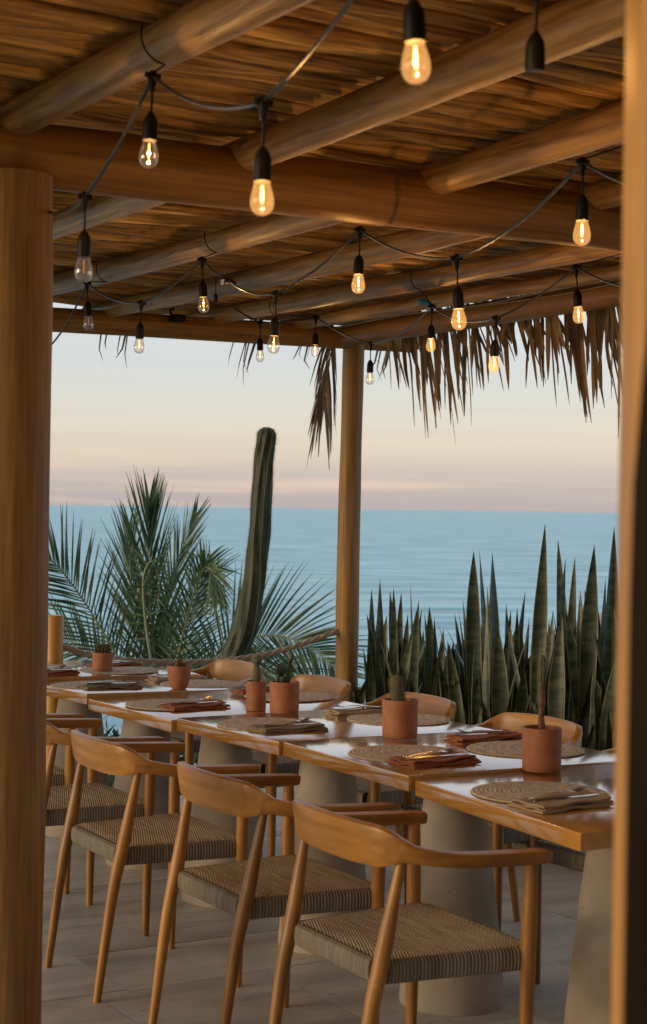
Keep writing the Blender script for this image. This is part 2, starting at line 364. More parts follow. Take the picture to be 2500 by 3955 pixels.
# ------------------------------------------------------------------ pergola
pg = thing('pergola', 'beach pergola of peeled logs with a cane and palm thatch roof over the tables', 'pergola', (0, 0, 0))
def log(name, p0, p1, r0, r1, m, label=None, wob=.006, n=18, lump=.05, sides=20):
    P0, P1 = Vector(p0), Vector(p1); k = random.uniform(0, 9)
    pts = []
    for i in range(n + 1):
        t = i/n; p = P0.lerp(P1, t)
        off = Vector((math.sin(t*5.1 + k), math.sin(t*4.3 + 2*k), math.sin(t*6.7 + 3*k)))*wob
        pts.append(p + off)
    b = MB(); b.tube(pts, lambda t: lerp(r0, r1, t)*(1 + lump*math.sin(t*11 + k) + lump*.6*math.sin(t*23 + 2*k)), sides, jitter=.012)
    o = b.build(name, m, pg, angle=50, bevel=0)
    if label: o['label'] = label
    return o
random.seed(11)
POLE = (4.70, 7.65)
log('post', (1.462, 4.045, 0), (1.470, 4.05, 2.31), .115, .106, M['post'], 'thick near log post on the left', .002, lump=.008, sides=32)
log('post', (POLE[0]-.012, POLE[1], 0), (POLE[0], POLE[1], 2.36), .064, .057, M['post'], 'slimmer far corner post with the outlet box', .004, lump=.02, sides=28)
log('beam', (-.4, 4.05, 2.365), (4.9, 4.05, 2.385), .078, .085, M['beam'], 'near cross beam', .004, lump=.015, sides=32)
log('beam', (1.2, 7.65, 2.345), (5.09, 7.65, 2.405), .057, .060, M['beam'], 'far cross beam by the sea', .004, lump=.02, sides=24)
M['beam_v'] = wood('side_beam_wood', (.27, .12, .020), (.48, .235, .048), (9, .7, 9), .5, 5, cracks=.6)
log('beam', (4.62, 7.72, 2.405), (4.60, .8, 2.375), .056, .062, M['beam_v'], 'side beam under the thatch fringe', .006, lump=.02, sides=24)
for k, (u, r) in enumerate(((.80, .05), (1.46, .050), (2.10, .048), (2.71, .047), (3.31, .047), (3.87, .045), (4.33, .034))):
    log('rafter', (u, .9, 2.394 + r), (u + random.uniform(-.03, .03), random.uniform(7.86, 8.1), 2.40 + r), r*1.05, r*.93, M['rafter'], wob=.013, n=30, lump=.055)
# cane ceiling: every cane a part
random.seed(3)
v = .95; k = 0
while v < 7.92:
    r = random.choice([random.uniform(.017, .025), random.uniform(.017, .025), random.uniform(.010, .015)]); v += r*1.04
    ph = random.uniform(0, 9); pts = []; rr = []; n = 24
    zo = random.uniform(-.006, .006) + (.010 if r < .016 else 0)
    u0 = random.uniform(-.2, .1); u1 = 4.72 + random.uniform(-.03, .12)
    if v > 7.4: u1 = 5.0 + random.uniform(-.1, .1)
    for i in range(n + 1):
        t = i/n
        pts.append((lerp(u0, u1, t), v + .010*math.sin(t*9 + ph) + .007*math.sin(t*23 + 2*ph) + .003*math.sin(t*51 + ph) + (.03*(t - .5) if k % 5 == 0 else 0), 2.520 + .010*math.sin(t*13 + 3*ph) + .006*math.sin(t*29 + ph) + zo))
        rr.append(r*(1 + .16*math.sin(t*17 + ph*3) + .12*math.sin(t*37 + ph)))
    MB().tube(pts, rr, 8).build('roof_cane', M['stick'], pg, angle=80)
    v += r*1.04 + random.uniform(.0, .005) + (random.uniform(.004, .014) if random.random() < .15 else 0); k += 1
b = MB(); n = 26   # thatch bulk over the canes
for j in range(n + 1):
    for i in range(n + 1):
        b.v.append((lerp(-.4, 4.98, i/n), lerp(.7, 7.95, j/n), 2.575 + random.uniform(-.012, .03)))
for j in range(n):
    for i in range(n): q = j*(n+1) + i; b.f.append((q, q+1, q+n+2, q+n+1))
th = b.build('thatch_layer', M['leafdry'], pg); th.modifiers.new('s', 'SOLIDIFY').thickness = -.12
# dry palm strips hanging as a fringe
def strip(pts, w, m, name, parent, fold=.35, n=7, tw=0.):
    P = spline(pts, n); b = MB(); L_ = len(P)
    for i, p in enumerate(P):
        t = i/(L_ - 1); d = (P[min(i+1, L_-1)] - P[max(i-1, 0)]).normalized()
        a = tw + .5*t; side = Vector((math.cos(a), math.sin(a), 0)); side = (side - d*side.dot(d)).normalized()
        nn = d.cross(side); ww = w*(1 - t**4)*min(1, .55 + t*3)*.5 + .0012
        b.v += [tuple(p - side*ww), tuple(p + nn*ww*fold), tuple(p + side*ww)]
    for i in range(L_ - 1):
        for j in range(2): q = i*3 + j; b.f.append((q, q+1, q+4, q+3))
    return b.build(name, m, parent, angle=80)
random.seed(21)
for i in range(200):
    t = i/199; v = lerp(7.42, 5.15, t) + random.uniform(-.04, .04); u = 4.78 + random.uniform(-.05, .12)
    ln = (.31 + .13*math.sin(t*9.5 + .6) + random.uniform(-.17, .17)) * (.55 if t < .06 else 1)
    if random.random() < .2: ln *= .6
    dv = random.uniform(-.09, .06) - .05; du = random.uniform(-.03, .05)
    strip([(u - .03, v, 2.50), (u, v + dv*.15, 2.42), (u + du, v + dv*.6, 2.42 - ln*.6), (u + du*1.3, v + dv, 2.42 - ln)],
          random.uniform(.009, .027), M['leafdry'], 'thatch_strip', pg, tw=PI/2 + random.uniform(-.8, .8))
for i in range(26):   # sparse tips past the far beam
    u = random.choice([3.42, 3.50, 3.56, 4.17, 4.26, 4.26, 4.27, 4.45, 4.6, 4.95, 5.08, 5.12]) + random.uniform(-.03, .03); ln = random.uniform(.05, .17)
    if 4.2 < u < 4.3: ln *= 1.9
    strip([(u, 7.93, 2.53), (u + .01, 7.97, 2.44), (u + random.uniform(-.05, .0), 7.98, 2.36 - ln*.4), (u + random.uniform(-.06, .02), 7.98, 2.36 - ln)],
          random.uniform(.008, .016), M['leafdry'], 'thatch_strip', pg, n=4, tw=random.uniform(-.5, .5))
log_ = spline([(4.735, 7.93, 2.52), (4.73, 7.93, 2.35), (4.70, 7.93, 2.15), (4.665, 7.93, 1.95)], 20)
for i in range(60):   # dry frond hanging beside the corner post
    k = random.randint(0, 15); o_ = log_[k]; sd_ = -1 if i % 3 else 1
    ln = random.uniform(.30, .50); sp_ = random.uniform(.10, .42) if sd_ < 0 else random.uniform(.0, .10)
    zt = max(1.68 + random.uniform(0, .12), o_.z - ln)
    if sp_ > .3: zt += .12
    tip = (o_.x - sp_*(o_.z - zt) if sd_ < 0 else o_.x + .03, 7.93 + random.uniform(-.02, .02), zt)
    mid = (lerp(o_.x, tip[0], .62), 7.93, lerp(o_.z, zt, .45))
    strip([o_, mid, tip], random.uniform(.006, .013), M['leafdry'], 'thatch_strip', pg, n=7, tw=random.uniform(-.5, .5))

# twine laid along the side beam
for dz, dy in ((.0, .0), (.012, .02)):
    P = [(4.53, lerp(7.55, 2.0, t/9), 2.43 + dz + .012*math.sin(t*1.7 + dz*99) - .01*t/9) for t in range(10)]
    tag(MB().tube([W(*p) for p in spline(P, 40)], .0035, 6).build('cord_line', M['ropem']), ('upper' if dz else 'lower') + ' of two thin pale cords along the side beam under the thatch', 'cord', 'pale cords on the side beam')

# ------------------------------------------------------------------ tables
TZ = [  # v0, v1, z at (near-left, near-right, far-right, far-left), u at near-left / far-left
    (3.023, 3.790, (.748, .748, .753, .755), (2.490, 2.545)),
    (3.802, 4.553, (.765, .757, .752, .760), (2.532, 2.562)),
    (4.563, 5.303, (.760, .752, .748, .749), (2.553, 2.558)),
    (5.322, 6.046, (.739, .748, .748, .739), (2.547, 2.538)),
    (6.062, 6.755, (.757, .744, .724, .738), (2.538, 2.540)),
    (6.768, 7.500, (.752, .738, .742, .750), (2.540, 2.545))]
TW = .83
def tz(u, v):
    for v0, v1, z, uu in TZ:
        if v <= v1 + .006 or (v0, v1) == TZ[-1][:2]:
            t = min(1, max(0, (v - v0)/(v1 - v0))); s = min(1, max(0, (u - 2.54)/TW))
            return lerp(lerp(z[0], z[1], s), lerp(z[3], z[2], s), t)
TNAMES = ['honey wood table nearest the camera, its sea side cut off by the blurred door frame',
          'honey wood table second from the camera, between the two pots with tall single cacti',
          'honey wood table third from the camera, its far edge touching the double cactus pots',
          'honey wood table fourth from the camera, set slightly lower than the table beyond it',
          'honey wood table fifth from the camera, just right of the thick left post',
          'honey wood table farthest away, beside the rope barrier and the spiky ball cactus']
random.seed(9)
for i, (v0, v1, z, uu) in enumerate(TZ):
    t = thing('dining_table', TNAMES[i], 'table', W(2.95, (v0 + v1)/2, 0), group='square wooden tables in one long row')
    b = MB(); TK = .0435
    q = [(uu[0], v0, z[0]), (uu[0] + TW, v0, z[1]), (uu[1] + TW, v1, z[2]), (uu[1], v1, z[3])]
    q = [(a - 2.95, c - (v0 + v1)/2, d) for a, c, d in q]
    b.v = [(a, c, d - TK) for a, c, d in q] + q
    b.f = [(3, 2, 1, 0), (4, 5, 6, 7)] + [(j, (j+1) % 4, 4 + (j+1) % 4, 4 + j) for j in range(4)]
    b.build('tabletop', M['table'], t, bevel=.0035, seg=2)
    b = MB(); zt = min(z) - TK - .001
    prof = [(.157, 0), (.160, .012), (.152, .10), (.135, .27), (.112, .47), (.092, .62), (.086, zt - .01), (.084, zt)]
    rings = []
    for r, zz in prof:
        rings.append([(r*math.cos(2*PI*j/40)*(1 + random.uniform(-.004, .004)), r*math.sin(2*PI*j/40)*(1 + random.uniform(-.004, .004)), zz) for j in range(40)])
    b.ring_loft(rings); b.build('pedestal', M['concrete'], t, angle=60)

# ------------------------------------------------------------------ chairs
def sweep(path, prof, name, m, parent, n=14, power=3.0):
    """path points (x,y,z) with prof (width, height, lean) -> rounded bar"""
    rings = []; P = [Vector(p) for p in path]
    for i, p in enumerate(P):
        d = (P[min(i+1, len(P)-1)] - P[max(i-1, 0)]); d.normalize()
        side = d.cross(Vector((0, 0, 1))).normalized(); up = side.cross(d)
        wd, ht, lean = prof[i]
        ca, sa = math.cos(lean), math.sin(lean); s2 = side*ca + up*sa; u2 = up*ca - side*sa
        ring = []
        for j in range(n):
            a = 2*PI*j/n + PI/n; c, s = math.cos(a), math.sin(a); k = (abs(c)**power + abs(s)**power)**(-1/power)
            ring.append(p + s2*(c*k*wd/2) + u2*(s*k*ht/2))
        rings.append(ring)
    return MB().ring_loft(rings)  .build(name, m, parent, angle=38)
def make_chair():
    t = thing('armchair', '', 'chair', (0, 0, 0), group='wooden armchairs with woven cord seats')
    # seat: trapezoid of cords running front to back
    xb, xf, yb, yf, zs = -.150, .240, .197, .240, .462
    b = MB(); nr = 21; nc = 14; rows = []
    for r in range(nr*2 + 1):
        s = r/(nr*2)*2 - 1; row = []
        for c in range(nc + 1):
            tt = c/nc; hw = lerp(yb, yf, tt)
            dip = .010*(1 - s*s)*math.sin(PI*tt)
            ridge = (-.0065 if r % 2 == 0 else .0015)
            end = -.006*(abs(s)**14) - .004*(abs(tt*2 - 1)**10)
            row.append((lerp(xb, xf, tt), s*hw, zs - dip + ridge + end))
        rows.append(row)
    o = 0
    for row in rows: b.v += row
    for r in range(nr*2):
        for c in range(nc): q = r*(nc+1) + c; b.f.append((q, q+1, q+nc+2, q+nc+1))
    b.build('seat', M['cord_top'], t, smooth=False)
    def rail(p0, p1, m):
        P = [Vector(p0).lerp(Vector(p1), i/10) for i in range(11)]
        sweep(P, [(.030, .056, 0)]*11, 'seat_rail', m, t, 12, 3)
    rail((xb, -yb - .004, zs - .034), (xf, -yf - .004, zs - .034), M['cord_x']); rail((xb, yb + .004, zs - .034), (xf, yf + .004, zs - .034), M['cord_x'])
    rail((xb - .006, -yb + .016, zs - .034), (xb - .006, yb - .016, zs - .034), M['cord_y']); rail((xf + .004, -yf + .018, zs - .034), (xf + .004, yf - .018, zs - .034), M['cord_y'])
    for s in (-1, 1):
        P = spline([(.218, s*.252, 0), (.222, s*.254, .30), (.224, s*.256, .47), (.226, s*.262, .672)], 12)
        MB().tube(P, lambda q: .0125 + .0070*math.sin(min(1, q*1.45)*PI/2) - .005*max(0, q - .75)*4*.7, 14).build('leg', M['chair'], t)
        P = spline([(-.232, s*.212, 0), (-.187, s*.215, .32), (-.155, s*.218, .47), (-.112, s*.228, .700)], 12)
        MB().tube(P, lambda q: .0122 + .0078*math.sin(min(1, q*1.4)*PI/2) - .010*max(0, q - .70)*3.3, 14).build('leg', M['chair'], t)
    for s in (-1, 1):
        pts = [(.262, s*.268, .673), (.245, s*.270, .674), (.14, s*.276, .678), (.02, s*.274, .684), (-.05, s*.264, .693), (-.10, s*.246, .702), (-.125, s*.232, .707)]
        prof = [(.044, .026, 0), (.052, .033, 0), (.055, .034, 0), (.048, .035, 0), (.042, .037, 0), (.036, .041, 0), (.030, .050, 0)]
        P = spline(pts, 18); pr = []
        for i in range(19):
            q = i/18*6; k = min(int(q), 5); pr.append(tuple(lerp(prof[k][j], prof[k+1][j], q - k) for j in range(3)))
        if s > 0: P.reverse(); pr.reverse()
        sweep(P, pr, 'armrest', M['arm'], t, 20, 5.0)
    pts = [(-.093, -.248, .702), (-.122, -.232, .709), (-.152, -.195, .715), (-.175, -.105, .717), (-.182, 0, .718), (-.175, .105, .717), (-.152, .195, .715), (-.122, .232, .709), (-.093, .248, .702)]
    hs = [.036, .060, .096, .103, .104, .103, .096, .060, .036]; P = spline(pts, 40); pr = []
    for i in range(41):
        q = i/40*8; k = min(int(q), 7); h = lerp(hs[k], hs[k+1], q - k); pr.append((.026 if 2 < q < 6 else .028, h, .22*math.sin(PI*i/40)))
    sweep(P[::-1], [(a, h, -l) for a, h, l in pr[::-1]], 'backrest', M['back'], t, 24, 6.0)
    return t
chair0 = make_chair()
near = [(2.240, 3.43, 'armchair closest to the camera, its whole woven seat and backrest in view'),
        (2.250, 4.11, 'second armchair from the camera on the near side of the table row'),
        (2.235, 4.87, 'third armchair from the camera on the near side, its foot touching the left post edge'),
        (2.235, 5.56, 'fourth armchair on the near side, its backrest hidden behind the left post'),
        (2.235, 6.28, 'fifth armchair on the near side, only its arms and seat showing beside the left post'),
        (2.235, 7.00, 'farthest armchair on the near side, only arm tips visible beside the left post')]
far = [(3.52, 3.25, 'armchair on the garden side nearest the camera, mostly behind the door frame'),
       (3.52, 3.96, 'armchair on the garden side whose woven seat shows under the nearest table'),
       (3.50, 4.66, 'armchair on the garden side behind the pot with the tall thin brown cactus'),
       (3.50, 5.40, 'armchair on the garden side behind the pot with the thick upright cactus'),
       (3.50, 6.15, 'armchair on the garden side in front of the far corner post'),
       (3.50, 6.92, 'farthest armchair on the garden side, its backrest at the foot of the column cactus')]
random.seed(4)
for i, (u, v, lab) in enumerate(near + far):
    rz = TH + (0 if i < 6 else PI) + (random.uniform(-.03, .03) if i else -.03)
    if i == 0: chair0.location = W(u, v); chair0.rotation_euler = (0, 0, rz); chair0['label'] = lab
    else: copy_thing(chair0, W(u, v), rz, lab)

# ------------------------------------------------------------------ place settings
def on_table(u, v):       # sits at the height of the table it lies on
    z = tz(u, v); k = (CAMZ - z)/(CAMZ - .75); u, v = u*k, v*k
    return u, v, tz(u, v)
def make_mat(r):
    b = MB(); rings = []; n = 56
    for rr, zz in ((.001, .006), (r*.5, .0062), (r*.93, .006), (r*.985, .0045), (r, .002), (r*.98, .0005)):
        rings.append([(rr*math.cos(2*PI*j/n)*(1 + random.uniform(-.004, .004)), rr*math.sin(2*PI*j/n)*(1 + random.uniform(-.004, .004)), zz) for j in range(n)])
    b.ring_loft(rings); return b
def napkin(u, v, a, m, label, lx=.235, ly=.14, th=.006):
    t = thing('napkin', label, 'napkin', W(u, v, tz(u, v) + .001), TH + a, 'folded cloth napkins')
    rng = random.Random(int(u*1000 + v*77))
    for k in range(3):
        b = MB(); nxx, nyy = 12, 7; z0 = k*th*.9; ins = .004*k; sh = rng.uniform(-.004, .004)
        ph = rng.uniform(0, 6)
        top = []; bot = []
        for j in range(nyy + 1):
            for i in range(nxx + 1):
                x = lerp(-lx/2 + ins, lx/2 - ins + (.006 if k == 1 else 0), i/nxx) + .004*math.sin(j*.9 + ph) + sh
                y = lerp(-ly/2 + ins, ly/2 - ins, j/nyy) + .004*math.sin(i*.7 + ph)
                z = z0 + .0025*math.sin(i*.8 + ph) + .002*math.sin(j*1.3 + ph*2) + (.006*(i/nxx)**3 if k == 2 else 0)
                top.append((x, y, z + th)); bot.append((x, y, max(0, z)))
        N1 = (nxx + 1)*(nyy + 1); b.v = top + bot; W1 = nxx + 1
        for j in range(nyy):
            for i in range(nxx): q = j*W1 + i; b.f += [(q, q+1, q+W1+1, q+W1), (N1+q, N1+q+W1, N1+q+W1+1, N1+q+1)]
        for i in range(nxx):
            b.f += [(i, N1+i, N1+i+1, i+1), (nyy*W1+i, nyy*W1+i+1, N1+nyy*W1+i+1, N1+nyy*W1+i)]
        for j in range(nyy):
            b.f += [(j*W1, (j+1)*W1, N1+(j+1)*W1, N1+j*W1), (j*W1+nxx, N1+j*W1+nxx, N1+(j+1)*W1+nxx, (j+1)*W1+nxx)]
        b.build('fold', m, t, angle=55)
    return t
def fork_mesh():
    b = MB()
    P = [(-.095, 0, .004), (-.05, 0, .0065), (0, 0, .010), (.035, 0, .009)]
    rings = []
    for i, (x, y, z) in enumerate(P):
        wd = (.0062, .005, .0034, .0042)[i]; rings.append([(x, -wd, z), (x, 0, z - .0015), (x, wd, z), (x, 0, z + .0018)])
    b.ring_loft(rings)
    rings = []
    for x, wd, z in ((.035, .0042, .009), (.045, .010, .007), (.060, .0125, .006)):
        rings.append([(x, -wd, z + .001), (x, 0, z - .001), (x, wd, z + .001), (x, 0, z + .001)])
    b.ring_loft(rings)
    for k in range(4):
        y = (k - 1.5)*.0066
        b.tube([(.058, y, .0065), (.075, y, .008), (.092, y*.95, .0155)], [.0019, .0017, .0008], 5)
    return b
def knife_mesh():
    b = MB(); rings = []
    for x, wd, z, th in ((-.105, .005, .004, .003), (-.10, .0065, .004, .004), (-.01, .0055, .0045, .0035), (.0, .005, .0045, .003), (.01, .008, .0045, .0012), (.08, .009, .0045, .001), (.102, .003, .0045, .0006)):
        rings.append([(x, -wd, z), (x, 0, z - th), (x, wd, z), (x, 0, z + th)])
    return b.ring_loft(rings)
S = M['steel']
settings = [  # mat, napkin centre, napkin angle, cloth, who
    ((2.726, 3.477), (2.668, 3.315), .06, 'tan_cloth', 'tan', 'on the nearest table by the blurred door frame'),
    ((2.799, 4.204), (2.770, 4.030), .03, 'rust_cloth', 'rust red', 'on the near side of the second table'),
    ((2.747, 4.970), (2.732, 4.822), -.02, 'olive_cloth', 'olive brown', 'on the near side of the third table'),
    ((2.695, 5.620), (2.722, 5.510), .05, 'rust_cloth', 'rust red', 'on the near side of the fourth table'),
    ((2.691, 6.350), (2.712, 6.248), -.03, 'olive_cloth', 'olive brown', 'on the near side of the fifth table'),
    ((2.720, 7.130), (2.690, 6.850), .04, 'rust_cloth', 'dark rust', 'on the farthest table right beside the left post'),
    ((3.215, 3.400), (3.250, 3.560), .05, 'rust_cloth', 'rust red', 'on the nearest table, half behind the frame'),
    ((3.178, 4.128), (3.200, 4.370), -.05, 'rust_cloth', 'rust red', 'on the garden side behind the tall thin cactus'),
    ((3.227, 4.918), (3.190, 5.110), -.04, 'tan_cloth', 'tan', 'on the garden side behind the thick upright cactus'),
    ((3.230, 5.690), (3.200, 5.865), .02, 'rust_cloth', 'rust red', 'on the garden side behind the double cactus pots'),
    ((3.126, 6.235), (3.100, 6.440), -.04, 'tan_cloth', 'tan', 'on the garden side behind the rounded pot'),
    ((3.037, 6.894), (3.090, 7.060), -.02, 'rust_cloth', 'rust red', 'on the garden side behind the spiky ball cactus pot')]
mat0 = None; fork0 = None
random.seed(31)
for i, (mp_, np_, a, cl, cn, wh) in enumerate(settings):
    u, v, z = on_table(*mp_); seaside = i >= 6
    if mat0 is None: mat0 = make_mat(.180).build('placemat', M['mat'], angle=60); o = mat0
    else: o = mat0.copy(); COL.objects.link(o)
    o.location = W(u, v, z + .0015); o.rotation_euler = (0, 0, random.uniform(0, 6))
    tag(o, 'round woven straw placemat ' + wh, 'placemat', 'round woven placemats')
    u, v, z = on_table(*np_)
    dz = .0195
    napkin(u, v, a, M[cl], cn + ' folded napkin ' + wh, .235, .135 if i < 6 else .11)
    if not fork0:
        fork0 = fork_mesh().build('fork', S, angle=60); knife0 = knife_mesh().build('knife', S, angle=60); f, kn = fork0, knife0
    else:
        f = fork0.copy(); COL.objects.link(f); kn = knife0.copy(); COL.objects.link(kn)
    r0 = TH + a + (PI if seaside else 0)
    f.location = W(u + .005, v + .028, z + dz); f.rotation_euler = (random.uniform(-.1, .1), -.03, r0 + random.uniform(-.06, .16))
    kn.location = W(u + .005, v - .015, z + dz); kn.rotation_euler = (0, 0, r0 + random.uniform(-.12, .05))
    tag(f, 'steel fork on the napkin ' + wh, 'fork', 'steel forks'); tag(kn, 'steel knife on the napkin ' + wh, 'knife', 'steel table knives')

# ------------------------------------------------------------------ potted cacti
def pot(u, v, r, h, label, rounded=False, lean=0):
    u, v, z = on_table(u, v); v += r*.86; u += r*.5
    t = thing('potted_cactus', label, 'potted plant', W(u, v, max(tz(u, v), tz(u, v - r)) + .001), group='terracotta pots along the middle of the tables')
    if rounded: prof = [(r*.60, 0), (r*.66, .004), (r*.84, h*.25), (r*.97, h*.6), (r, h*.9), (r*.985, h), (r*.90, h), (r*.88, h*.88)]
    else: prof = [(r*.93, 0), (r*.97, .003), (r*.985, h*.2), (r, h*.96), (r*.985, h), (r*.90, h), (r*.89, h*.9)]
    MB().lathe(prof, 40, cap=True).build('pot', M['terracotta'], t, angle=50)
    MB().lathe([(r*.90, h*.82), (r*.7, h*.90), (.001, h*.92)], 24).build('soil', M['soil'], t)
    return t, r, h
def ribbed(b, path, rad, ribs=10, depth=.12, n=None, spines=None, sl=.006, every=1):
    P = [Vector(p) for p in path]; rings = []; n = ribs*2
    for i, p in enumerate(P):
        q = i/(len(P) - 1); r = rad(q); ring = []
        d = (P[min(i+1, len(P)-1)] - P[max(i-1, 0)]).normalized(); x = d.cross(Vector((0, 1, 0))).normalized(); y = d.cross(x)
        for j in range(n):
            a = 2*PI*j/n; rr = r*(1 + (depth if j % 2 == 0 else -depth)); dd = x*math.cos(a) + y*math.sin(a)
            ring.append(p + dd*rr)
            if spines is not None and j % 2 == 0 and i % every == 0 and 0 < i < len(P) - 1:
                for _ in range(3):
                    e = p + dd*rr; g = (dd + Vector((random.uniform(-.7, .7), random.uniform(-.7, .7), random.uniform(-.5, .9)))).normalized()
                    k = g.cross(Vector((.3, .5, .8))).normalized()*sl*.05; o = len(spines.v)
                    spines.v += [tuple(e - k), tuple(e + k), tuple(e + g*sl)]; spines.f.append((o, o+1, o+2))
        rings.append(ring)
    b.ring_loft(rings)
def dome(q): return math.sqrt(max(.0001, 1 - q*q))
random.seed(17)
t, r, h = pot(2.951, 3.745, .056, .122, 'terracotta pot nearest the camera holding one tall thin brown cactus')
b = MB(); s = MB()
ribbed(b, spline([(0, 0, .10), (-.004, 0, .16), (-.001, .0, .21), (-.003, 0, .25)], 16), lambda q: .0082 + .0012*math.sin(q*14), 8, .08, spines=s, sl=.005)
b.build('cactus', M['cactus_brown'], t)
b = MB(); ribbed(b, [(-.003, 0, .235 + .092*q/16) for q in range(17)], lambda q: .0125*math.sqrt(max(.05, 1 - abs(q*1.9 - .9)**2.6)) if q < .97 else .002, 10, .07, spines=s, sl=.006)
b.build('cactus_head', M['cactus_small'], t); s.build('spines', M['spine'], t)
t, r, h = pot(2.963, 4.498, .0575, .121, 'terracotta pot second from the camera holding one thick upright hairy cactus')
b = MB(); s = MB(); ribbed(b, [(-.006 - .012*q/16, 0, .10 + .098*q/16) for q in range(17)], lambda q: .0215*(1 if q < .8 else dome((q - .8)*4.9)), 18, .04, spines=s, sl=.013)
b.build('cactus', M['cactus_small'], t); s.build('spines', M['spine'], t)
t, r, h = pot(2.941, 5.222, .054, .112, 'larger terracotta pot of the touching pair, holding thin twisted prickly pear stems')
b = MB(); s = MB()
def pad(b, c, rx, rz, ty=.005, ang=0, yaw=0):
    c = Vector(c); rings = []
    for i in range(9):
        a = PI*i/8; zz = -math.cos(a)*rz; rr = max(.0008, math.sin(a)*rx); ring = []
        for j in range(12):
            f = 2*PI*j/12; p = Vector((math.cos(f)*rr, math.sin(f)*max(.0006, ty*math.sin(a)), zz)); p.rotate(Matrix.Rotation(ang, 3, 'Y')); p.rotate(Matrix.Rotation(yaw, 3, 'Z')); ring.append(c + p)
        rings.append(ring)
    b.ring_loft(rings)
for c, rx, rz, a in (((-.028, 0, .118), .007, .028, .1), ((-.028, .0, .155), .009, .018, -.1), ((-.012, .01, .148), .017, .020, -.5), ((.016, 0, .125), .010, .030, .1), ((.02, 0, .165), .010, .026, .15), ((.027, .0, .195), .005, .020, -.05), ((.004, 0, .12), .009, .016, .9)):
    pad(b, c, rx, rz, .006, a)
b.build('cactus', M['cactus'], t)
t, r, h = pot(2.885, 5.330, .037, .108, 'slimmer terracotta pot of the touching pair, holding one club shaped cactus')
b = MB(); s = MB(); ribbed(b, [(-.0, 0, .10 + .098*q/18) for q in range(19)], lambda q: (.0115 + .002*math.sin(q*6)) if q < .68 else .016*dome((q - .86)*6.5) + .002, 12, .06, spines=s, sl=.005)
b.build('cactus', M['cactus_small'], t); s.build('spines', M['spine'], t)
t, r, h = pot(2.916, 6.037, .0475, .093, 'rounded terracotta pot with a small dry brown cactus', True)
b = MB(); s = MB()
for dx, hh, rr in ((-.012, .04, .011), (.006, .034, .012), (.018, .028, .009), (-.002, .05, .008)):
    ribbed(b, [(dx + .004*q/8, random.uniform(-.001, .001), .075 + hh*q/8) for q in range(9)], lambda q: rr*(1 if q < .6 else dome((q - .6)*2.45)), 7, .15, spines=s, sl=.009)
b.build('cactus', M['cactus_brown'], t); s.build('spines', M['cactus_brown'], t)
t, r, h = pot(2.881, 6.726, .0455, .088, 'farthest terracotta pot holding a small round ball cactus with pale spikes')
b = MB(); s = MB(); ribbed(b, [(0, 0, .078 + .046*q/12) for q in range(13)], lambda q: .024*dome(q*1.7 - .75)*1., 12, .10, spines=s, sl=.017)
for f_ in range(3): ribbed(MB(), [(0, 0, .078 + .046*q/12) for q in range(13)], lambda q: .024*dome(q*1.7 - .75), 12, .10, spines=s, sl=.017)
b.build('cactus', M['cactus_small'], t); s.build('spines', M['spine'], t)

# ------------------------------------------------------------------ string lights
BULBS = [  # u, v, z of junction, lit 0 off / 1 dim / 2 mid / 3 bright, hook point, label
    (1.433, 3.124, 2.360, 2, 1, 'dimly glowing filament bulb below the upper left rafter'),
    (1.331, 2.462, 2.160, 3, 0, 'bright filament bulb hanging low in front of the near cross beam'),
    (1.250, 1.900, 2.250, 3, 0, 'brightest big filament bulb at the top of the picture'),
    (1.568, 2.036, 2.290, -1, 0, 'black socket without a bulb hanging at the upper right'),
    (1.437, 3.483, 2.170, 0, 0, 'unlit clear bulb hanging right beside the thick left post'),
    (2.437, 2.986, 2.280, 3, 1, 'bright filament bulb at the right beside the blurred door frame'),
    (2.612, 4.223, 2.310, 3, 0, 'bright filament bulb hanging just under the near beam above the middle of the row'),
    (2.550, 3.638, 2.150, 3, 0, 'bright filament bulb hanging lowest right of the middle, in front of the side beam'),
    (2.651, 5.344, 2.360, 2, 1, 'glowing clear bulb next to the taped cable connector'),
    (2.560, 4.633, 2.160, 2, 0, 'glowing clear bulb hanging in front of the far cross beam, left of the corner post'),
    (2.621, 6.317, 2.380, 0, 1, 'unlit clear bulb under the rafter near the left post, above the far beam'),
    (2.594, 5.727, 2.240, 1, 0, 'faintly glowing clear bulb overlapping the sky left, below the far beam'),
    (3.772, 6.979, 2.360, 1, 1, 'small faint clear bulb in front of the dry leaf tips hanging past the far beam'),
    (4.052, 6.939, 2.400, 2, 1, 'small glowing bulb on the far beam above the hanging dry frond'),
    (4.138, 6.581, 2.250, 1, 0, 'small clear bulb hanging against the sky just right of the corner post'),
    (3.928, 5.775, 2.330, 3, 1, 'glowing bulb below the blue tape at the start of the thatch fringe'),
    (3.509, 4.759, 2.160, 3, 0, 'glowing bulb hanging in front of the middle of the thatch fringe'),
    (3.605, 4.444, 2.310, 3, 1, 'glowing bulb at the right end of the thatch fringe under the side beam')]
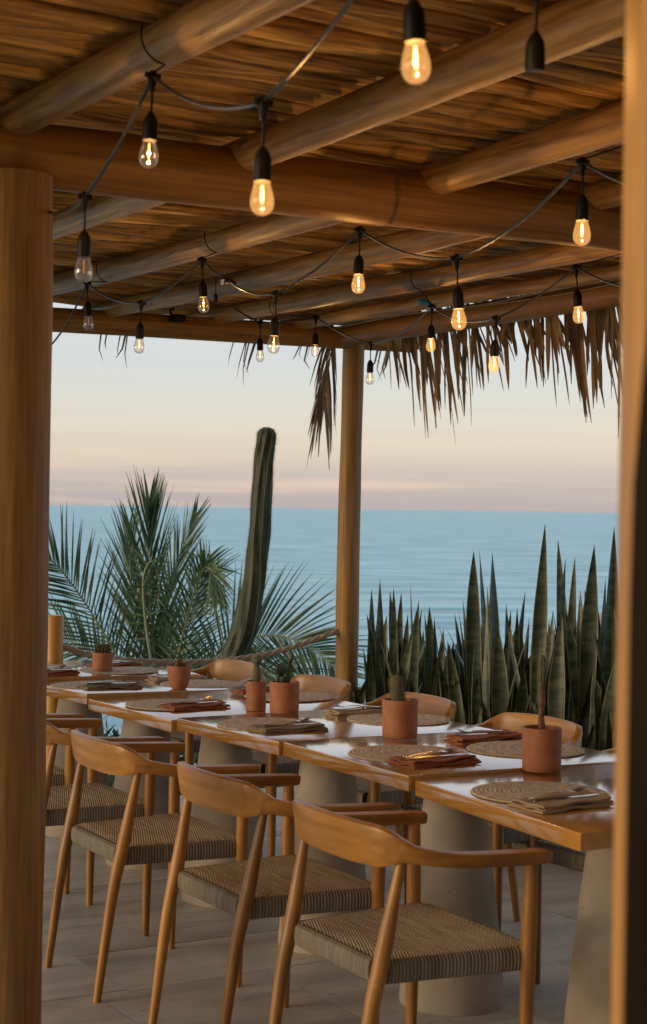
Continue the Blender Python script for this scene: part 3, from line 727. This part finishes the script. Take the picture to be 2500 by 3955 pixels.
def make_bulb(u, v, z, lit, hook, label, tilt):
    t = thing('hanging_bulb', label, 'light bulb', W(u, v, z), TH, 'bulbs of the string lights')
    t.rotation_euler = (tilt[0], tilt[1], TH)
    b = MB(); b.lathe([(.006, .010), (.010, .004), (.010, -.008), (.0065, -.024), (.004, -.034)], 12); b.tube([(-.016, 0, 0), (.016, 0, 0)], .0062, 8)
    b.build('cable_clip', M['black'], t)
    MB().tube([(0, 0, -.03), (.001, 0, -.055), (0, 0, -.078)], .0026, 8).build('cord', M['black'], t)
    MB().lathe([(.003, -.074), (.008, -.080), (.0135, -.090), (.0150, -.100), (.0155, -.128), (.0148, -.134)], 20).build('socket', M['black'], t)
    if lit < 0: return t
    G = M[('glass_off', 'glass_dim', 'glass_dim', 'glass_lit')[lit]]
    P = [(.0125, -.132), (.0135, -.138), (.0170, -.150), (.0196, -.161), (.0202, -.169), (.0185, -.178), (.0140, -.185), (.0075, -.189), (.0008, -.1902)]
    MB().lathe(P, 24, cap=False).build('glass', G, t, angle=80)
    f = MB(); f.tube([(0, 0, -.140), (.0005, 0, -.170)], .0020 if lit == 3 else .0013, 8)
    f.build('filament', M[('fil_dim', 'fil_mid', 'fil_mid', 'fil')[lit]], t)
    if lit >= 2:
        l = bpy.data.lights.new('bulb_light', 'POINT'); l.energy = BULB_W*(1.0 if lit == 3 else .3); l.color = (1, .56, .20); l.shadow_soft_size = .0028
        lo = bpy.data.objects.new('bulb_light', l); COL.objects.link(lo); lo.parent = t; lo.location = (0, 0, -.158)
    return t
BULB_W = 7.5
random.seed(8)
for (u, v, z, lit, hk, lab) in BULBS:
    make_bulb(u, v, z, lit, hk, lab, (random.uniform(-.06, .06), random.uniform(-.06, .06)))
RH = 2.41
def cable(P, label, sag=0):
    Q = []
    for a, c in zip(P, P[1:]):
        a, c = Vector(a), Vector(c); n = 10
        for i in range(n):
            t = i/n; s = 4*t*(1 - t)*min(.035, .045*(c - a).length); Q.append(a.lerp(c, t) - Vector((0, 0, s)))
    Q.append(Vector(P[-1]))
    tag(MB().tube([W(*p) for p in Q], .0040, 8).build('light_cable', M['cable']), label, 'cable', 'cables of the string lights')
p = lambda i: BULBS[i][:3]
cable([(1.60, 4.20, 2.28), p(4), p(0), p(1), (1.30, 1.93, 2.36)], 'thick black light cable zigzagging at the upper left in front of the near beam')
cable([(1.30, 1.93, 2.36), p(2), (1.4, 1.6, 2.36), p(3), (1.7, 1.2, 2.4)], 'black light cable end at the very top of the picture')
cable([(2.69, 6.90, 2.17), p(10), p(11), p(8), (2.647, 5.144, 2.27), p(9), p(6), p(7), p(5), (2.42, 2.70, 2.17)], 'long black light cable zigzagging across the middle of the pergola')
cable([(3.66, 7.02, 2.42), p(12), p(13), p(14), p(15), p(16), p(17), (3.60, 4.05, 2.19)], 'thin black light cable zigzagging along the far beam and side beam')
HL = {0: 'black wire tie on the upper left rafter, above the dim bulb', 5: 'black wire tie above the bright bulb at the right beside the door frame', 8: 'black wire tie above the bulb next to the taped connector',
      10: 'black wire tie above the unlit bulb near the left post', 13: 'black wire tie above the small bulb beside the hanging dry frond', 15: 'black wire tie above the bulb with the blue tape',
      17: 'black wire tie above the bulb at the right end of the thatch fringe', 12: 'black wire tie beside the small black fitting on the far beam'}
def hooktie(i, ru, rr, zc):
    """wire loop that goes from the cable clip up round the rafter"""
    u, v, z = p(i); c = Vector((ru, v, zc)); Q = []
    for k in range(13):
        a = -PI/2 + (-1 if u <= ru else -1)*PI*.62*k/12
        Q.append(c + Vector((math.cos(a), 0, math.sin(a)))*(rr + .003))
    Q = [Vector((u, v, z + .005))] + Q
    tag(MB().tube([W(*q) for q in Q], .0022, 6).build('wire_tie', M['black']), HL[i], 'wire', 'wire ties on the rafters')
for i, ru, rr in ((0, 1.46, .051), (5, 2.71 - .0, .049), (8, 2.71, .047), (10, 2.71, .047), (13, 3.87, .046), (15, 3.87, .046), (17, 3.87, .047), (12, 3.87, .046)):
    hooktie(i, ru, rr, 2.441)
cn = thing('cable_connector', 'black and white taped cable connector on the middle light cable', 'connector', W(2.647, 5.144, 2.262))
MB().tube([(.0, .05, .012), (0, .02, .004), (0, -.02, -.004), (0, -.06, -.014)], [.006, .011, .012, .006], 10, jitter=.1).build('housing', M['black'], cn)
MB().box(-.012, -.006, -.004, .022, -.012, .006).build('tape', M['plastic'], cn, bevel=.002)
pl = thing('cable_plug', 'small black end plug hanging from the taped connector', 'plug', W(2.584, 5.10, 2.262))
MB().tube([(0, 0, 0), (.001, .002, -.04), (0, 0, -.055)], .0015, 6).build('wire', M['black'], pl)
MB().lathe([(.002, -.052), (.007, -.058), (.008, -.078), (.004, -.084)], 12).build('cap', M['black'], pl)
tag(MB().tube([W(3.928, 5.79, 2.345), W(3.92, 5.83, 2.352), W(3.915, 5.86, 2.36)], [.008, .018, .006], 8, jitter=.25).build('blue_tape', M['bluetape']), 'scrap of bright blue tape on the light cable under the side beam', 'tape')
bx = thing('beam_fitting', 'small black fitting sitting on top of the far cross beam', 'lamp fitting', W(3.62, 7.56, 2.402))  # plain black box with a bracket, its purpose left open
MB().box(-.035, .035, -.03, .03, .0, .035).build('body', M['black'], bx, bevel=.008)
MB().tube([(-.045, -.02, .03), (-.05, -.02, .055), (-.03, -.02, .06)], .008, 8).build('bracket', M['black'], bx)

# ------------------------------------------------------------------ rope barrier, outlet
U_RP = 3.03
rp = thing('rope_post', 'short yellow wood post holding the rope, right beside the left pillar', 'post', W(U_RP, 7.65, 0))
MB().tube([(0, 0, 0), (0, 0, .5), (0, 0, .945), (0, 0, .952)], [.047, .046, .045, .040], 24).build('shaft', M['yellow'], rp)
MB().tube([(.0, .0, .80), (.052, 0, .80)], .007, 8).build('eye_bolt', M['steel'], rp)
P = spline([(U_RP + .045, 7.65, .800), (3.30, 7.645, .735), (3.78, 7.64, .700), (4.20, 7.64, .728), (4.645, 7.65, .838)], 150)
rope = thing('rope', 'thick twisted natural rope sagging between the short post and the corner post', 'rope', W(U_RP + .045, 7.65, 0))
base = Vector((U_RP + .045, 7.65, 0))
for s in range(3):
    Q = []
    for i, q in enumerate(P):
        d = (P[min(i+1, 150)] - P[max(i-1, 0)]).normalized(); x = d.cross(Vector((0, 0, 1))).normalized(); y = x.cross(d)
        a = i*.42 + s*2*PI/3; Q.append(q - base + (x*math.cos(a) + y*math.sin(a))*.0080)
    MB().tube(Q, .0090, 7).build('strand', M['ropem'], rope, angle=80)
MB().tube([(4.64 - base.x, 0, .84), (4.66 - base.x, 0, .845)], .014, 10).build('end_ring', M['black'], rope)
ot = thing('electrical_outlet', 'pale square outlet box low on the far corner post', 'outlet', W(4.745, 7.605, .50), TH)
ot.rotation_euler = (0, 0, -.35)
MB().box(-.024, .024, -.012, .012, -.038, .038).build('cover_plate', M['plastic'], ot, bevel=.004)
for s in (-1, 1): MB().box(-.010, .010, -.0145, -.0115, s*.017 - .007, s*.017 + .007).build('socket', M['black'], ot)

# ------------------------------------------------------------------ doorway at the right of the camera
dj = thing('door_frame', 'blurred honey wood door frame close by at the right edge', 'door frame', at(2440, 3900, 1.35)*1.0)
dj.location.z = 0; dj.rotation_euler = (0, 0, 0)
x0, z_ = at(2456, 1977, 1.35).x - dj.location.x, 0
xr = x0 + .16
b = MB(); b.box(x0, xr, 0, .09, 0, 2.6); b.build('jamb', M['jamb'], dj, bevel=.012, seg=3)
dd = thing('dark_curtain', 'dark brown curtain edge hanging in front of the door frame, right edge', 'curtain', (at(2500, 1977, 1.12).x, 1.12, 0), 0)
b = MB(); rows = []
for k in range(26):
    z = k/25*1.98; q = max(0, (z - 1.45)/.53); xx = at(2452, 1977, 1.12).x - dd.location.x + .10*q**2
    rows.append([(xx + .03*j + (.0), .018*math.sin(j*1.9 + z*.5), z) for j in range(9)])
for r_ in rows: b.v += r_
for j in range(25):
    for i in range(8): q = j*9 + i; b.f.append((q, q+1, q+10, q+9))
o = b.build('cloth', M['darkwood'], dd); o.modifiers.new('s', 'SOLIDIFY').thickness = .006

# ------------------------------------------------------------------ column cactus
cb = at(905, 2690, 9.4); base = Vector((cb.x, cb.y, -.7))
cc = thing('column_cactus', 'tall dark single column cactus rising against the sea', 'cactus', base, 0)
px = [(880, 2900, 56), (904, 2567, 51), (925, 2480, 52), (952, 2400, 50), (981, 2252, 42), (994, 2130, 40), (1006, 2015, 40), (1013, 1890, 38), (1020, 1779, 36), (1027, 1705, 35), (1031, 1650, 33)]
P = [at(x, y, 9.4) - base for x, y, r in px]; R_ = [r/FPX*9.4 for x, y, r in px]
P2 = spline(P, 90); ribs = 9; rings = []; edge = [[] for _ in range(ribs)]
random.seed(12)
for i, q in enumerate(P2):
    t = i/90*(len(px) - 1); k = min(int(t), len(px) - 2); r = lerp(R_[k], R_[k+1], t - k); ring = []
    dtop = (P2[-1] - q).length
    if dtop < r: r *= dome(min(.985, (r - dtop)/r))
    for j in range(ribs*4):
        ph = j % 4; a = 2*PI*j/(ribs*4) + .28*math.sin(i*.085) + .35
        f = (1.04, .97, .91, .97)[ph] + .035*math.sin(i*.42 + j*1.3) + .03*math.sin(i*.17 + j)
        pt = q + Vector((math.cos(a), math.sin(a), 0))*r*f; ring.append(pt)
        if ph == 0: edge[j//4].append((pt, Vector((math.cos(a), math.sin(a), 0))))
    rings.append(ring)
MB().ring_loft(rings).build('stem', M['cactus'], cc, angle=80)
sp_ = MB()
for e in edge:
    sp_.tube([p_ + d_*.0005 for p_, d_ in e], .0016, 4)
    for i in range(0, len(e) - 1):
        for h_ in (0, .5):
            p_ = e[i][0].lerp(e[i+1][0], h_); d_ = e[i][1]
            for _ in range(4):
                g = (d_ + Vector((random.uniform(-.8, .8), random.uniform(-.8, .8), random.uniform(-.6, .8)))).normalized(); kx = g.cross(Vector((.3, .2, .9))).normalized()*.0012
                o_ = len(sp_.v); sp_.v += [tuple(p_ - kx), tuple(p_ + kx), tuple(p_ + g*random.uniform(.012, .024))]; sp_.f.append((o_, o_+1, o_+2))
tag(sp_.build('spines', M['spine'], cc), kind='stuff')
# ------------------------------------------------------------------ coconut palm
PY = 11.2; pb = at(640, 2760, PY); base = Vector((pb.x, pb.y, -3.2))
palm = thing('palm_tree', 'young coconut palm with green fronds beyond the rope barrier', 'palm tree', base, 0)
MB().tube([(0, 0, 0), (.05, 0, 1.2), (0, 0, 2.3), Vector(pb) - base], [.16, .12, .11, .09], 14, jitter=.05).build('trunk', M['rachis'], palm)
def frond(pts, n, ll, a0, a1, droop, Ys, wid=.016, seed=0, side=(1, 1), twist=0., rr=.011):
    rnd = random.Random(seed)
    n = int(n*.68)
    P = spline([at(x, y, Y) - base for (x, y), Y in zip(pts, Ys)], 40)
    MB().tube(P, lambda q: rr*(1 - .8*q), 6).build('rachis', M['rachis'], palm)
    b = MB()
    for sd_ in (-1, 1):
        if not side[(sd_ + 1)//2]: continue
        for i in range(n):
            t = .10 + .90*i/n; q = t*40; k = min(int(q), 39); p0 = P[k].lerp(P[k+1], q - k); d = (P[min(k+2, 40)] - P[max(k-1, 0)]).normalized()
            view = Vector((0, 1, 0)); s = d.cross(view).normalized()*sd_
            s = (Matrix.Rotation(twist, 3, d) @ s)
            ang = lerp(a0, a1, t) + rnd.uniform(-.06, .06)
            dr = (d*math.cos(ang) + s*math.sin(ang) + view*rnd.uniform(-.4, .4)).normalized()
            ln = ll*side[(sd_ + 1)//2]*(math.sin(PI*min(1, t*.82 + .14))**.6)*rnd.uniform(.85, 1.1)
            segs = 4; pr = None; nv = d.cross(dr).normalized(); wdir = nv.cross(dr).normalized(); tw = rnd.uniform(-.8, .8); wdir = (wdir*math.cos(tw) + nv*math.sin(tw))
            o = len(b.v)
            for m_ in range(segs + 1):
                g = m_/segs; c = p0 + dr*ln*g - Vector((0, 0, 1))*droop*ln*g*g; ww = wid*.5*(1 - g**1.8)*(.5 + min(1, g*4)*.5) + .0007
                b.v += [tuple(c - wdir*ww), tuple(c + nv*ww*.35), tuple(c + wdir*ww)]
            for m_ in range(segs):
                for j in range(2): z0 = o + m_*3 + j; b.f.append((z0, z0+1, z0+4, z0+3))
    b.build('frond', M['palm'], palm, angle=80)
Y = PY
frond([(630, 2740), (590, 2450), (572, 2150), (578, 1930)], 74, .62, .42, .16, .04, (Y, Y, Y-.1, Y-.2), seed=1)
frond([(620, 2740), (540, 2480), (505, 2230), (500, 2020)], 70, .55, .40, .18, .05, (Y, Y+.1, Y+.3, Y+.4), seed=2)
frond([(650, 2740), (640, 2480), (665, 2240), (760, 1980)], 66, .50, .45, .20, .05, (Y, Y+.2, Y+.3, Y+.4), seed=3)
frond([(680, 2740), (700, 2560), (745, 2350), (815, 2140)], 64, .50, .75, .30, .18, (Y, Y, Y-.1, Y-.2), seed=4)
frond([(640, 2740), (700, 2480), (770, 2230), (815, 2200), (845, 2330)], 60, .30, .9, .4, .3, (Y, Y-.2, Y-.3, Y-.4, Y-.5), seed=5)
frond([(600, 2740), (470, 2560), (330, 2330), (215, 2180), (110, 2110)], 78, .60, .95, .45, .15, (Y, Y-.1, Y-.2, Y-.3, Y-.4), seed=6)
frond([(600, 2745), (440, 2590), (280, 2480), (130, 2430)], 64, .52, 1.0, .6, .2, (Y, Y+.2, Y+.3, Y+.4), seed=7)
frond([(700, 2740), (860, 2520), (1020, 2455), (1180, 2490), (1330, 2610)], 96, .60, 1.25, .55, .12, (Y-.2, Y-.3, Y-.3, Y-.4, Y-.5), seed=9, wid=.015)
frond([(700, 2750), (900, 2620), (1060, 2600), (1220, 2680), (1320, 2790)], 84, .50, 1.0, .5, .35, (Y+.1, Y+.1, Y, Y, Y), seed=10, wid=.015)
frond([(640, 2770), (720, 2650), (860, 2560), (1000, 2560)], 60, .60, 1.2, .7, .1, (Y+.3, Y+.4, Y+.5, Y+.6), seed=11, side=(1, .5), wid=.02)
0 and frond([(640, 2750), (650, 2600), (640, 2400), (650, 2260)], 66, .52, .45, .25, .05, (Y, Y-.2, Y-.3, Y-.4), seed=13)
frond([(585, 2560), (560, 2380), (555, 2230), (585, 2170), (615, 2240), (610, 2330)], 40, .16, 1.3, 1.0, .2, [Y-.5]*6, seed=14, wid=.014)
# low green shrub mass glimpsed under the tables, beyond the terrace edge
b = MB(); random.seed(2)
for i in range(16000):
    u = random.uniform(1.2, 7.5); v = random.uniform(8.15, 10.5); d = v - 8
    z = -.35 - max(0, d - 1)*.5 + random.uniform(-.2, .55)
    c = W(u, v, z); a = random.uniform(0, 2*PI); ln = random.uniform(.05, .16); dr = Vector((math.cos(a), math.sin(a), random.uniform(.1, 1.2))).normalized()*ln; sd_ = dr.cross(Vector((random.random(), random.random(), .3))).normalized()*ln*.14
    o_ = len(b.v); b.v += [tuple(c), tuple(c + dr*.5 + sd_), tuple(c + dr), tuple(c + dr*.5 - sd_)]; b.f.append((o_, o_+1, o_+2, o_+3))
tag(b.build('ground_cover', M['palm']), 'low leafy ground cover on the slope below the terrace', 'ground cover', kind='stuff')

# ------------------------------------------------------------------ snake plants
random.seed(44)
def z6(x, y): return 1300 + x/1.268, 1900 + y/1.268
def solve_u(x, y, u):
    d = at(x, y, 1.0); d = Vector((d.x, d.y, d.z - CAMZ)); q = u/(d.x*EU[0] + d.y*EU[1]); d *= q
    return d.x*EV[0] + d.y*EV[1], d.z + CAMZ
def leaf(name, root, b0, tip, w, bend, tw, wp=1.7):
    lw = random.uniform(-.8, 1.3); wav = random.uniform(0, .09)
    b0, tip = Vector(b0), Vector(tip); n = 16; b = MB(); d = tip - b0
    for i in range(n + 1):
        t = i/n; c = b0 + d*t + Vector((bend[0], bend[1], 0))*math.sin(PI*t)
        prof = (.50 + .50*math.sin(min(1, t*1.3)*PI/2)) * max(0, 1 - max(0, (t - .70)/.30)**1.9)
        ww = w*.5*prof + .0006; a = tw + lw*t; s = Vector((math.cos(a), math.sin(a), 0)); nn = Vector((-math.sin(a), math.cos(a), 0))
        cup = .45*(1 - .5*t); ww *= 1 + wav*math.sin(t*17 + tw*5)
        for q in (-1, -.86, -.45, 0, .45, .86, 1): b.v.append(tuple(c + s*ww*q + nn*ww*cup*(1 - q*q)))
    for i in range(n):
        for j in range(6): q = i*7 + j; b.f.append((q, q+1, q+8, q+7))
    o = b.build(name, M['snake'], root, angle=85); o.data.materials.append(M['snake_edge'])
    for k, p_ in enumerate(o.data.polygons):
        if k % 6 in (0, 5): p_.material_index = 1
    return o
heroes = [(100,650,.05),(172,475,.05),(213,425,.055),(262,485,.05),(280,468,.045),(318,490,.045),(362,450,.018),(403,530,.045),(350,600,.05),(455,562,.065),(418,572,.03),(560,760,.06),
 (578,592,.06),(600,588,.06),(620,532,.03),(672,290,.075),(700,285,.06),(763,295,.095),(740,465,.05),(925,485,.05),(885,565,.04),(1022,155,.06),(1085,235,.055),(1122,325,.055),(1168,320,.05),
 (1195,482,.06),(1215,482,.065),(1263,260,.075),(1360,170,.075),(1318,420,.05),(830,545,.05),(965,640,.05),(1010,690,.05),(510,740,.05),(240,690,.055),(205,610,.05),(790,655,.08),(730,690,.06),(1060,575,.05),
 (855,580,.045),(1100,610,.06),(1280,560,.06),(1150,640,.06),(1340,480,.055),(480,610,.04),(680,600,.06),(550,800,.05),(130,760,.05)]
clumps = []
CU = [(4.72, 7.20), (4.74, 6.75), (4.74, 6.30), (4.74, 5.88), (4.74, 5.45), (4.74, 5.27)]
CL = ['snake plant clump directly right of the far corner post', 'snake plant clump with slim upright leaves, second from the corner post', 'snake plant clump with a broad pointed leaf, below the middle of the thatch fringe',
      'snake plant clump with the tallest narrow leaf, behind the nearest garden side chair', 'snake plant clump behind the tall thin brown cactus pot', 'snake plant clump mostly hidden by the blurred door frame']
for (u, v), lab in zip(CU, CL): clumps.append((v, thing('snake_plant', lab, 'plant', W(u, v, -.15), group='snake plants along the terrace side'), u))
def host(v): return min(clumps, key=lambda c: abs(c[0] - v))
def to_local(c, u, v, z): return (u - c[2], v - c[0], z + .15)
for x, y, w_ in heroes:
    u = 4.66 + random.uniform(-.04, .22); v, z = solve_u(*z6(x, y), u); c = host(v)
    bu, bv = u + random.uniform(-.06, .08), v + random.uniform(-.12, .12) + (.10 if x == 100 else 0)
    leaf('leaf', c[1], to_local(c, bu, bv, -.15), to_local(c, u, v, z), w_*1.0, (random.uniform(-.05, .05), random.uniform(-.06, .06)), random.uniform(-1.0, .1))
def skyline(v):   # how high the mass of leaves stands along the row
    pts = [(7.45, .62), (7.2, .85), (6.9, .78), (6.7, .66), (6.5, .80), (6.2, .92), (5.9, .90), (5.6, .98), (5.2, 1.05), (4.7, 1.05)]
    for (a, ha), (b_, hb) in zip(pts, pts[1:]):
        if a >= v >= b_: return lerp(ha, hb, (a - v)/(a - b_))
    return .9
for i in range(640):
    v = random.uniform(5.24, 7.45); u = random.uniform(4.62, 5.15); c = host(v); h_ = (skyline(v) + .10)*random.uniform(.45, 1.04)
    lean = random.choice([random.uniform(-.18, .18), random.uniform(-.18, .18), random.uniform(-.55, .55)])
    leaf('leaf', c[1], to_local(c, u, v, -.15), to_local(c, u + random.uniform(-.1, .1), v + lean*h_, h_), random.uniform(.042, .076), (random.uniform(-.07, .07), random.uniform(-.09, .09)), random.uniform(-1.6, .9))
# planter soil behind the paving
b = MB(); b.box(4.66, 5.4, -1, 7.9, -.45, -.10); tag(b.build('planting_bed', M['soil'], smooth=False), kind='structure').rotation_euler = (0, 0, TH)
# pale parasol top glimpsed far behind the snake plants
ps = thing('parasol', 'pale pink beach parasol top glimpsed behind the tall snake plant leaves at the right', 'parasol', at(2380, 2600, 16.0), 0)
q = at(2380, 2345, 16.0) - ps.location; q2 = at(2380, 2440, 16.0) - ps.location
MB().lathe([(.62, q2.z), (.32, lerp(q2.z, q.z, .5)), (.02, q.z)], 8, (0, 0, 0)).build('canopy', M['parasol'], ps, smooth=False)
MB().tube([(0, 0, -1.2), (0, 0, q2.z)], .025, 8).build('pole', M['plastic'], ps)

# ------------------------------------------------------------------ unseen room round the camera, added to cut ambient light from behind
rm = thing('unseen_room', 'unseen plastered room of the doorway, added to block ambient light from behind', 'building', W(1.2, -.2, 0))
M['darkwood'].node_tree.nodes['Principled BSDF'].inputs['Specular IOR Level'].default_value = .05
M['plaster'] = simple('plaster', (.34, .26, .19), (.42, .33, .25), 6, .9)
q = L(at(2456, 1977, 1.35)); q = (q.x - 1.2, q.y + .2)
MB().box(q[0] + .16, 5.6, q[1] - .45, q[1] - .30, 0, 2.9).build('wall', M['plaster'], rm, smooth=False)
MB().box(-3.4, 5.6, -2.0, -1.85, 0, 2.9).build('wall', M['plaster'], rm, smooth=False)
MB().box(-3.4, 5.6, -2.0, .9, 2.62, 2.75).build('ceiling', M['plaster'], rm, smooth=False)
